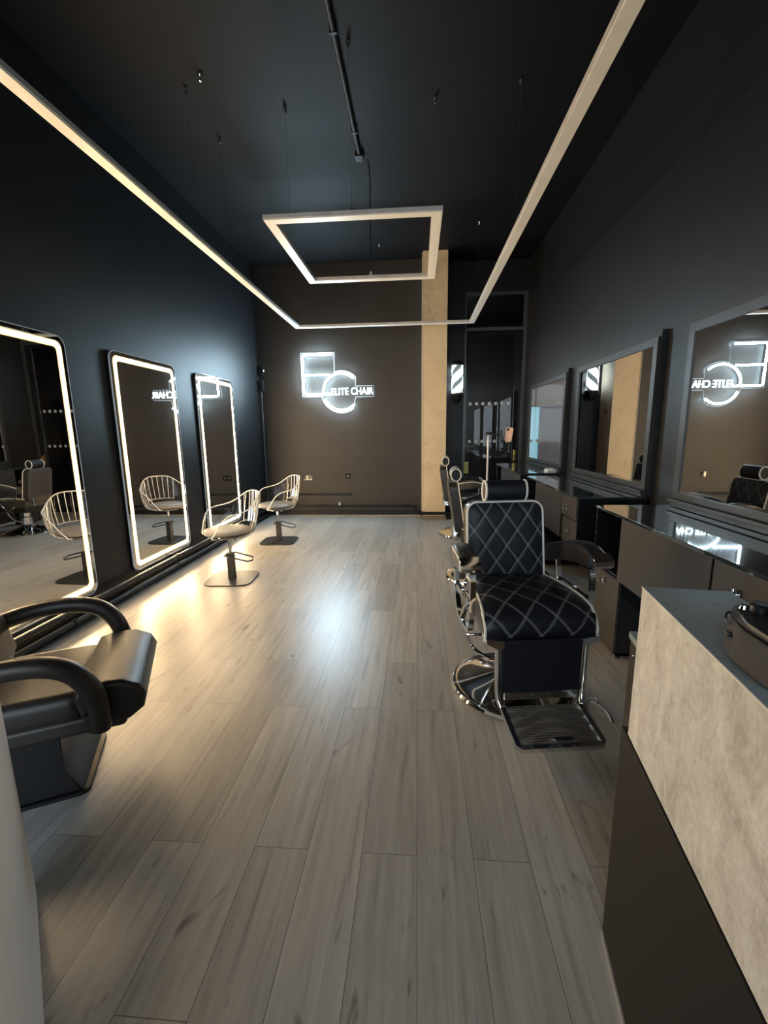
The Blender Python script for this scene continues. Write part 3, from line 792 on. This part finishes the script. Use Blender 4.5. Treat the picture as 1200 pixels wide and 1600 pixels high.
        lp_ = BM(); xo = s * .300
        tube(lp_, spline([(xo, -.20, .775 + R), (xo, -.225, .70 + R), (xo, -.215, .56 + R), (xo, -.19, .46 + R), (xo, -.12, .435 + R), (xo, .02, .445 + R), (xo, .10, .52 + R), (xo, .14, .64 + R), (xo, .155, .72 + R)], 6), .013, 4, prof=[(-1.1, -.45), (1.1, -.45), (1.1, .45), (-1.1, .45)])
        tube(lp_, [(xo, -.21, .60 + R), (xo, .12, .60 + R)], .011, 8)
        tube(lp_, spline([(xo, -.18, .60 + R), (xo, -.08, .53 + R), (xo, -.02, .45 + R)], 6), .016, 8)
        lathe(lp_, [(0, 0), (.02, 0), (.02, .02), (0, .022)], 12, (xo, -.05, .59 + R))
        obj('arm_frame', lp_, chrome, t)
    # --- seat corner brackets, leg rest and footplate
    br = BM()
    for s in (-1, 1): prism(br, [(s * .272, .492), (s * .185, .480), (s * .185, .445), (s * .215, .436), (s * .272, .470)], lambda a, b, d: (a, d, b + R), -.385, -.30, bev=.003)
    objs('corner_bracket', br, chrome, t)
    lg = obj('leg_rest', bx(-.197, .197, -.372, -.335, .205 + R, .478 + R, bev=.010), vinyl, t)
    rl = BM()
    for s in (-1, 1): tube(rl, spline([(s * .214, -.366, .45 + R), (s * .212, -.368, .33 + R), (s * .208, -.370, .20 + R), (s * .196, -.39, .150 + R)], 6), .013, 10)
    objs('rail', rl, chrome, lg)
    kp = BM(); box(kp, -.178, .178, -.378, -.366, .175 + R, .215 + R, bev=.004)
    for x in (-.12, -.04, .04, .12): lathe(kp, [(0, 0), (.006, 0), (.006, .003), (0, .004)], 8, (x, -.379, .20 + R))
    obj('kick_plate', kp, chrome, t)
    fp = BM(); ny = 64; rows = []
    for i in range(ny + 1):
        q = i / ny; y = -.385 - .232 * q; z = .146 - .036 * q + R * .5
        row = []
        for k in range(13):
            a = -1 + 2 * k / 12
            ridge = .0036 * sin(q * 2 * pi * 17 + .9 * cos(a * pi)) if .04 < q < .96 else 0
            row.append(fp.verts.new((a * .182, y, z + ridge)))
        rows.append(row)
    for Aq, Bq in zip(rows, rows[1:]):
        for k in range(12): fp.faces.new((Aq[k], Aq[k + 1], Bq[k + 1], Bq[k]))
    fo = obj('footplate', fp, simple('brushed_footplate', (.50, .47, .44), .42, metal=1, var=.05), t, angle=80)
    rm = BM(); h = R * .5
    tube(rm, [(-.189, -.385, .144 + h), (-.189, -.608, .109 + h), (-.178, -.622, .107 + h), (.178, -.622, .107 + h), (.189, -.608, .109 + h), (.189, -.385, .144 + h)], .011, 4, prof=[(-1, -1), (1, -1), (1, 1), (-1, 1)])
    obj('rim', rm, chrome, fo)
    bd = BM(); prism(bd, [(.05 * cos(a) * (1 if abs(cos(a)) > .4 else 1.2), .012 * sin(a)) for a in [2 * pi * k / 24 for k in range(24)]], lambda a, b, d: (.02 + a, -.585 + b, d), .1145 + h, .1205 + h, bev=.001)
    obj('badge', bd, chrome, fo)
    return t
barber_chair((.540, 2.33, 0), radians(7.5), 0.0, 'quilted black barber chair nearest the camera, facing it')
barber_chair((.620, 4.24, 0), radians(88), -.065, 'black barber chair second from the camera, turned to its mirror')
barber_chair((.640, 6.08, 0), radians(86), -.065, 'black barber chair nearest the back wall, by the plaster column')

# ================================================================== clear salon chairs
def salon_chair(loc, rot, base_rot, label):
    """Faces local -y."""
    t = thing('salon_chair', label, 'salon chair', loc, rot, group='clear salon chairs by the lit mirrors')
    bs = BM(); ol = [(a * (1 + .0 * b), b) for a, b in rrect(.46, .46, .10, 8)]
    q = Matrix.Rotation(base_rot - rot, 3, 'Z')
    prism(bs, ol, lambda a, b, d: q @ V((a, b, d)), 0, .012, bev=.003); obj('base', bs, black_metal, t)
    cl = BM(); box(cl, -.032, .032, -.032, .032, .012, .275, bev=.004); cl.transform(q.to_4x4()); obj('column', cl, black_metal, t)
    obj('piston', lathe(BM(), [(.014, .27), (.014, .41), (.030, .415), (.030, .435), (0, .435)], 16), chrome, t)
    mt = BM(); box(mt, -.10, .10, -.10, .10, .428, .446, bev=.004); box(mt, .10, .17, -.01, .01, .432, .440); obj('mounting_plate', mt, black_metal, t)
    lv = BM(); tube(lv, [q @ V(p) for p in [(-.05, -.04, .245), (-.035, -.05, .25), (.19, -.07, .20), (.23, -.04, .205), (.22, .02, .22), (.04, .05, .262), (-.045, .045, .262), (-.05, -.04, .245)]], .0075, 8); obj('pump_lever', lv, black_metal, t)
    # shell: bowl under the cushion rising to arms and back
    def edge_lin(th):                      # th = 0 at the back, +-pi at the front
        a = abs(th)
        pts = [(0, .872), (.42, .867), (.62, .835), (.95, .755), (1.35, .715), (1.75, .705), (2.0, .67), (2.2, .575), (2.35, .485), (2.6, .455)]
        for (a0, z0), (a1, z1) in zip(pts, pts[1:]):
            if a <= a1: k = (a - a0) / (a1 - a0); return z0 + (z1 - z0) * k
        return .455
    def edge_z(th): return sum(edge_lin(th + d) for d in (-.20, -.12, -.06, 0, .06, .12, .20)) / 7
    TH = 2.45; nt_, nr = 44, 10; rows = []
    sh = BM()
    def pt(th, k):
        zt = edge_z(th); zb_ = .448
        if k <= .35:
            u = k / .35; r = .07 + .187 * u; z = zb_ + .018 * u * u
        else:
            u = (k - .35) / .65; z = zb_ + .018 + (zt - zb_ - .018) * u; r = .257 + .050 * (1 - (1 - u) ** 2.2) * min(1, (zt - zb_) / .22) + .03 * max(0, zt - .74) / .15 * u
        rx, ry = 1.0, (1.0 if abs(th) < pi / 2 else 1.12)
        return V((r * sin(th) * rx, r * cos(th) * ry * .92 - .0, z))
    for i in range(nt_ + 1):
        th = -TH + 2 * TH * i / nt_
        rows.append([sh.verts.new(pt(th, k / nr)) for k in range(nr + 1)])
    for Aq, Bq in zip(rows, rows[1:]):
        for k in range(nr): sh.faces.new((Aq[k], Aq[k + 1], Bq[k + 1], Bq[k]))
    so = obj('shell', sh, acrylic, t, angle=80)
    rim = [pt(-TH + 2 * TH * i / 66, 1) for i in range(67)]
    front = [pt(-TH, k / 8) for k in range(2, 8)]; front2 = [pt(TH, k / 8) for k in range(7, 1, -1)]
    obj('rim', tube(BM(), front + rim + front2, .0065, 8), acryl_edge, so)
    for th in (-.62, -.40, -.20, 0, .20, .40, .62):
        obj('rib', tube(BM(), [pt(th, k) for k in (.50, .6, .7, .8, .9, 1.0)], .0042, 6), acryl_edge, so)
    bandpts = [pt(-.66 + 1.32 * i / 16, .50) for i in range(17)]
    obj('slot_edge', tube(BM(), bandpts, .0045, 6), acryl_edge, so)
    cu = BM(); lathe(cu, [(0, .470), (.19, .470), (.230, .480), (.240, .500), (.226, .519), (.17, .529), (0, .533)], 36)
    for v in cu.verts: v.co.y = v.co.y * .95 - .01
    obj('cushion', cu, cushion_mat, t, angle=60)
    return t
salon_chair((-1.862, 4.105, 0), radians(-49), radians(4), 'clear acrylic salon chair in front of the middle lit mirror')
salon_chair((-1.860, 5.640, 0), radians(-49), radians(4), 'clear acrylic salon chair nearest the back wall')

# ================================================================== black armchair at the lower left
fa, fs_ = V((.89, .454, 0)), V((.454, -.89, 0))
ac_ = thing('styling_armchair', 'black leather armchair with looped padded arms on the left', 'armchair', (-1.46, 1.63, 0), math.atan2(.454, .89))
# local x = forward, local y = left (away from the camera); s (towards the camera) = -y
def ctube(pts, r, n=16): return tube(BM(), spline(pts, 8), r, n)
bsb = BM(); prism(bsb, rrect(.40, .40, .03), lambda a, b, d: (a - .17, b, d), 0, .016, bev=.004)
prism(bsb, [(.01, .016), (-.36, .016), (-.33, .10), (-.30, .30), (-.04, .30), (-.05, .13)], lambda a, b, d: (a, d, b), -.19, .19, bev=.008)
obj('base', bsb, simple('black_satin_plinth', (.008, .008, .009), .42, spec=.3), ac_)
pan = BM(); box(pan, -.34, .20, -.235, .235, .285, .36, bev=.02, seg=3); obj('seat_pan', pan, leather, ac_)
sc = BM(); box(sc, -.36, .06, -.245, .245, .345, .47, bev=.045, seg=4); obj('seat', sc, leather, ac_, angle=60)
bl = BM(); prism(bl, [(.03, .455), (.05, .488), (.12, .505), (.20, .498), (.262, .465), (.285, .415), (.270, .36), (.22, .325), (.14, .318), (.06, .34)], lambda a, b, d: (a, d, b), -.262, .262, bev=.022)
obj('front_bolster', bl, leather, ac_, angle=60)
bkr = BM(); prism(bkr, [(-.30, .44), (-.27, .52), (-.31, .66), (-.37, .84), (-.43, .92), (-.50, .92), (-.50, .84), (-.42, .60), (-.40, .44)], lambda a, b, d: (a, d, b), -.25, .25, bev=.03)
obj('backrest', bkr, leather, ac_, angle=60)
for s in (-1, 1):
    y = s * .315
    obj('armrest', ctube([(-.46, y, .555), (-.34, y, .605), (-.20, y, .640), (-.06, y, .643), (.04, y, .612), (.10, y, .545), (.128, y, .46), (.130, y, .39), (.125, y, .35)], .038), leather, ac_)
    cb = BM(); box(cb, .07, .16, min(s * .22, s * .30), max(s * .22, s * .30), .36, .40, bev=.008); obj('arm_bracket', cb, black_metal, ac_)

# ================================================================== pale partition at the lower left edge
pt_ = thing('partition_panel', 'pale grey upright panel at the lower left edge of the photo', 'panel', (-1.232, 1.087, 0), math.atan2(-.715, .70))
L3 = 1.25
obj('panel', prism(BM(), [(0, -.02), (.02, 0), (L3, 0), (L3, -.05), (.02, -.05), (0, -.04)], lambda a, b, d: (a, b, d), .004, 1.02, bev=.003), pale_grey, pt_)
obj('foot', bx(.03, L3 - .02, -.045, -.012, 0, .006), dgrey_metal, pt_)

# ================================================================== reception counter
rc = thing('reception_counter', 'concrete look reception counter with slate top and dark base', 'counter', (.538, 1.044, 0), radians(-8))
ZR = 1.075
obj('front_panel', bx(0, .018, -1.7, 0, ZR - .398, ZR - .003, bev=.0008), stone_mat, rc)
obj('edge_band', bx(-.0012, .0008, -1.7, .001, ZR - .0035, ZR + .0002), simple('pale_edge_band', (.70, .70, .68), .4), rc)
obj('end_panel', bx(.0182, .185, -.02, 0, ZR - .398, ZR - .003, bev=.001), stone_mat, rc)
obj('bar_top', bx(.0008, .185, -1.7, 0, ZR - .0028, ZR, bev=.0008), slate, rc)
obj('plinth', bx(-.004, .10, -1.7, .036, .012, ZR - .400, bev=.002), dark_base, rc)
obj('floor_seal', bx(-.009, -.004, -1.7, .036, 0, .012), simple('pale_seal', (.30, .29, .27), .5), rc)
ds = BM(); box(ds, .105, .50, -1.7, .355, 0, .775, bev=.002); obj('desk', ds, panel_gloss, rc)
dt = BM(); box(dt, .100, .505, -1.7, .36, .777, .80, bev=.002); obj('desk_top', dt, slate, rc)
obj('screw_cap', lathe_axis([(0, 0), (.005, 0), (.004, .003), (0, .004)], (.105, .32, .735), (-1, 0, 0), 10), chrome, rc)

# ================================================================== photo camera on the counter
pc_ = thing('photo_camera', 'black camera with textured grip standing on the counter top', 'camera', (.563, .738, ZR), radians(-8))
# local -y runs along the counter towards the photographer; local -x faces the room
ol = [(-.035, 0), (-.042, -.012), (-.040, -.028), (-.050, -.05), (-.052, -.075), (-.045, -.14), (.030, -.14), (.034, -.06), (.036, -.02), (.030, -.004), (.010, .004), (-.015, .004)]
b = BM(); prism(b, ol, lambda a, c, d: (a, c, d), .002, .064, bev=.004); obj('grip', b, cam_leather, pc_, angle=50)
b = BM(); prism(b, [(a * .93, c * .97 - .003) for a, c in ol], lambda a, c, d: (a, c, d), .064, .080, bev=.005); obj('top_plate', b, cam_body, pc_, angle=50)
b = BM(); prism(b, [(-.022, -.075), (.028, -.075), (.022, -.128), (-.016, -.128)], lambda a, c, d: (a, c, d), .078, .102, bev=.008); obj('viewfinder_hump', b, cam_body, pc_)
obj('dial', lathe(BM(), [(0, .094), (.013, .094), (.016, .091), (.016, .08), (0, .08)], 24, (-.006, -.030, 0)), cam_body, pc_)
obj('shutter_button', lathe(BM(), [(0, .086), (.005, .086), (.007, .080), (0, .08)], 16, (-.026, -.020, 0)), chrome, pc_)
obj('dial', lathe(BM(), [(0, .088), (.010, .088), (.012, .085), (.012, .08), (0, .08)], 24, (.016, -.052, 0)), cam_body, pc_)
b = BM(); tube(b, [(-.040 + .007 * cos(a), -.016 + .009 * sin(a) * .5, .060 + .009 * sin(a)) for a in [2 * pi * k / 16 for k in range(16)]], .002, 6, closed=True); obj('strap_lug', b, chrome, pc_)
b = BM(); b = lathe_axis([(0, 0), (.030, 0), (.033, .01), (.034, .045), (.030, .05), (.026, .048), (0, .044)], (.034, -.10, .040), (1, 0, 0), 32); obj('lens_barrel', b, cam_body, pc_)
b = BM(); tube(b, [(-.0415, -.012 - .012 * k, .07 - .02 * k) for k in range(2)], .002, 6)
b = lathe_axis([(0, 0), (.006, 0), (.005, .002), (0, .0025)], (-.044, -.020, .034), (-1, 0, 0), 14); obj('port_cover', b, cam_body, pc_)

# ================================================================== phone on a slim stand behind the chairs
sx, sy = .772, 4.93
t = thing('phone_stand', 'slim pale floor stand with clamp behind the barber chairs', 'stand', (sx, sy, 0))
obj('pole', tube(BM(), [(0, 0, .25), (0, 0, 1.40)], .010, 12), white_plastic, t)
for a in (100, 220, 340):
    obj('leg', tube(BM(), [(0, 0, .40), (.24 * cos(radians(a)), .24 * sin(radians(a)), .012)], .009, 10), black_metal, t)
obj('collar', lathe(BM(), [(0, .43), (.018, .43), (.020, .40), (.020, .36), (0, .36)], 16), black_metal, t)
cl = BM(); tube(cl, [(-.03, 0, 1.405), (.04, 0, 1.405)], .016, 12); tube(cl, [(.03, 0, 1.405), (.10, -.01, 1.385), (.15, -.02, 1.385)], .010, 10); box(cl, .135, .165, -.045, .0, 1.33, 1.345); box(cl, .12, .15, -.03, .0, 1.30, 1.44, bev=.004)
obj('clamp', cl, black_metal, t)
ph = thing('smartphone', 'pale pink phone held in the stand clamp', 'phone', (sx + .214, sy - .03, 1.392), radians(-25))
b = BM(); prism(b, rrect(.075, .150, .012), lambda a, c, d: (a, d, c), -.004, .004, bev=.0015); b.transform(Matrix.Rotation(radians(8), 4, 'Y')); obj('body', b, phone_back, ph)
b = BM(); prism(b, rrect(.026, .030, .006), lambda a, c, d: (a - .018, d, c + .052), -.0062, -.004); b.transform(Matrix.Rotation(radians(8), 4, 'Y')); obj('camera_bump', b, cam_body, ph)

# loose pale cable on the floor beside the near barber chair
b = tube(BM(), spline([(.905, 2.205, .004), (.925, 2.235, .005), (.965, 2.235, .006), (.955, 2.205, .008), (.925, 2.20, .009), (.955, 2.175, .008), (.975, 2.13, .004), (.975, 2.075, .004), (.965, 2.04, .004)], 8), .0035, 8)
tag(obj('loose_cable', b, white_plastic), 'thin pale cable lying on the floor beside the near barber chair', 'cable')
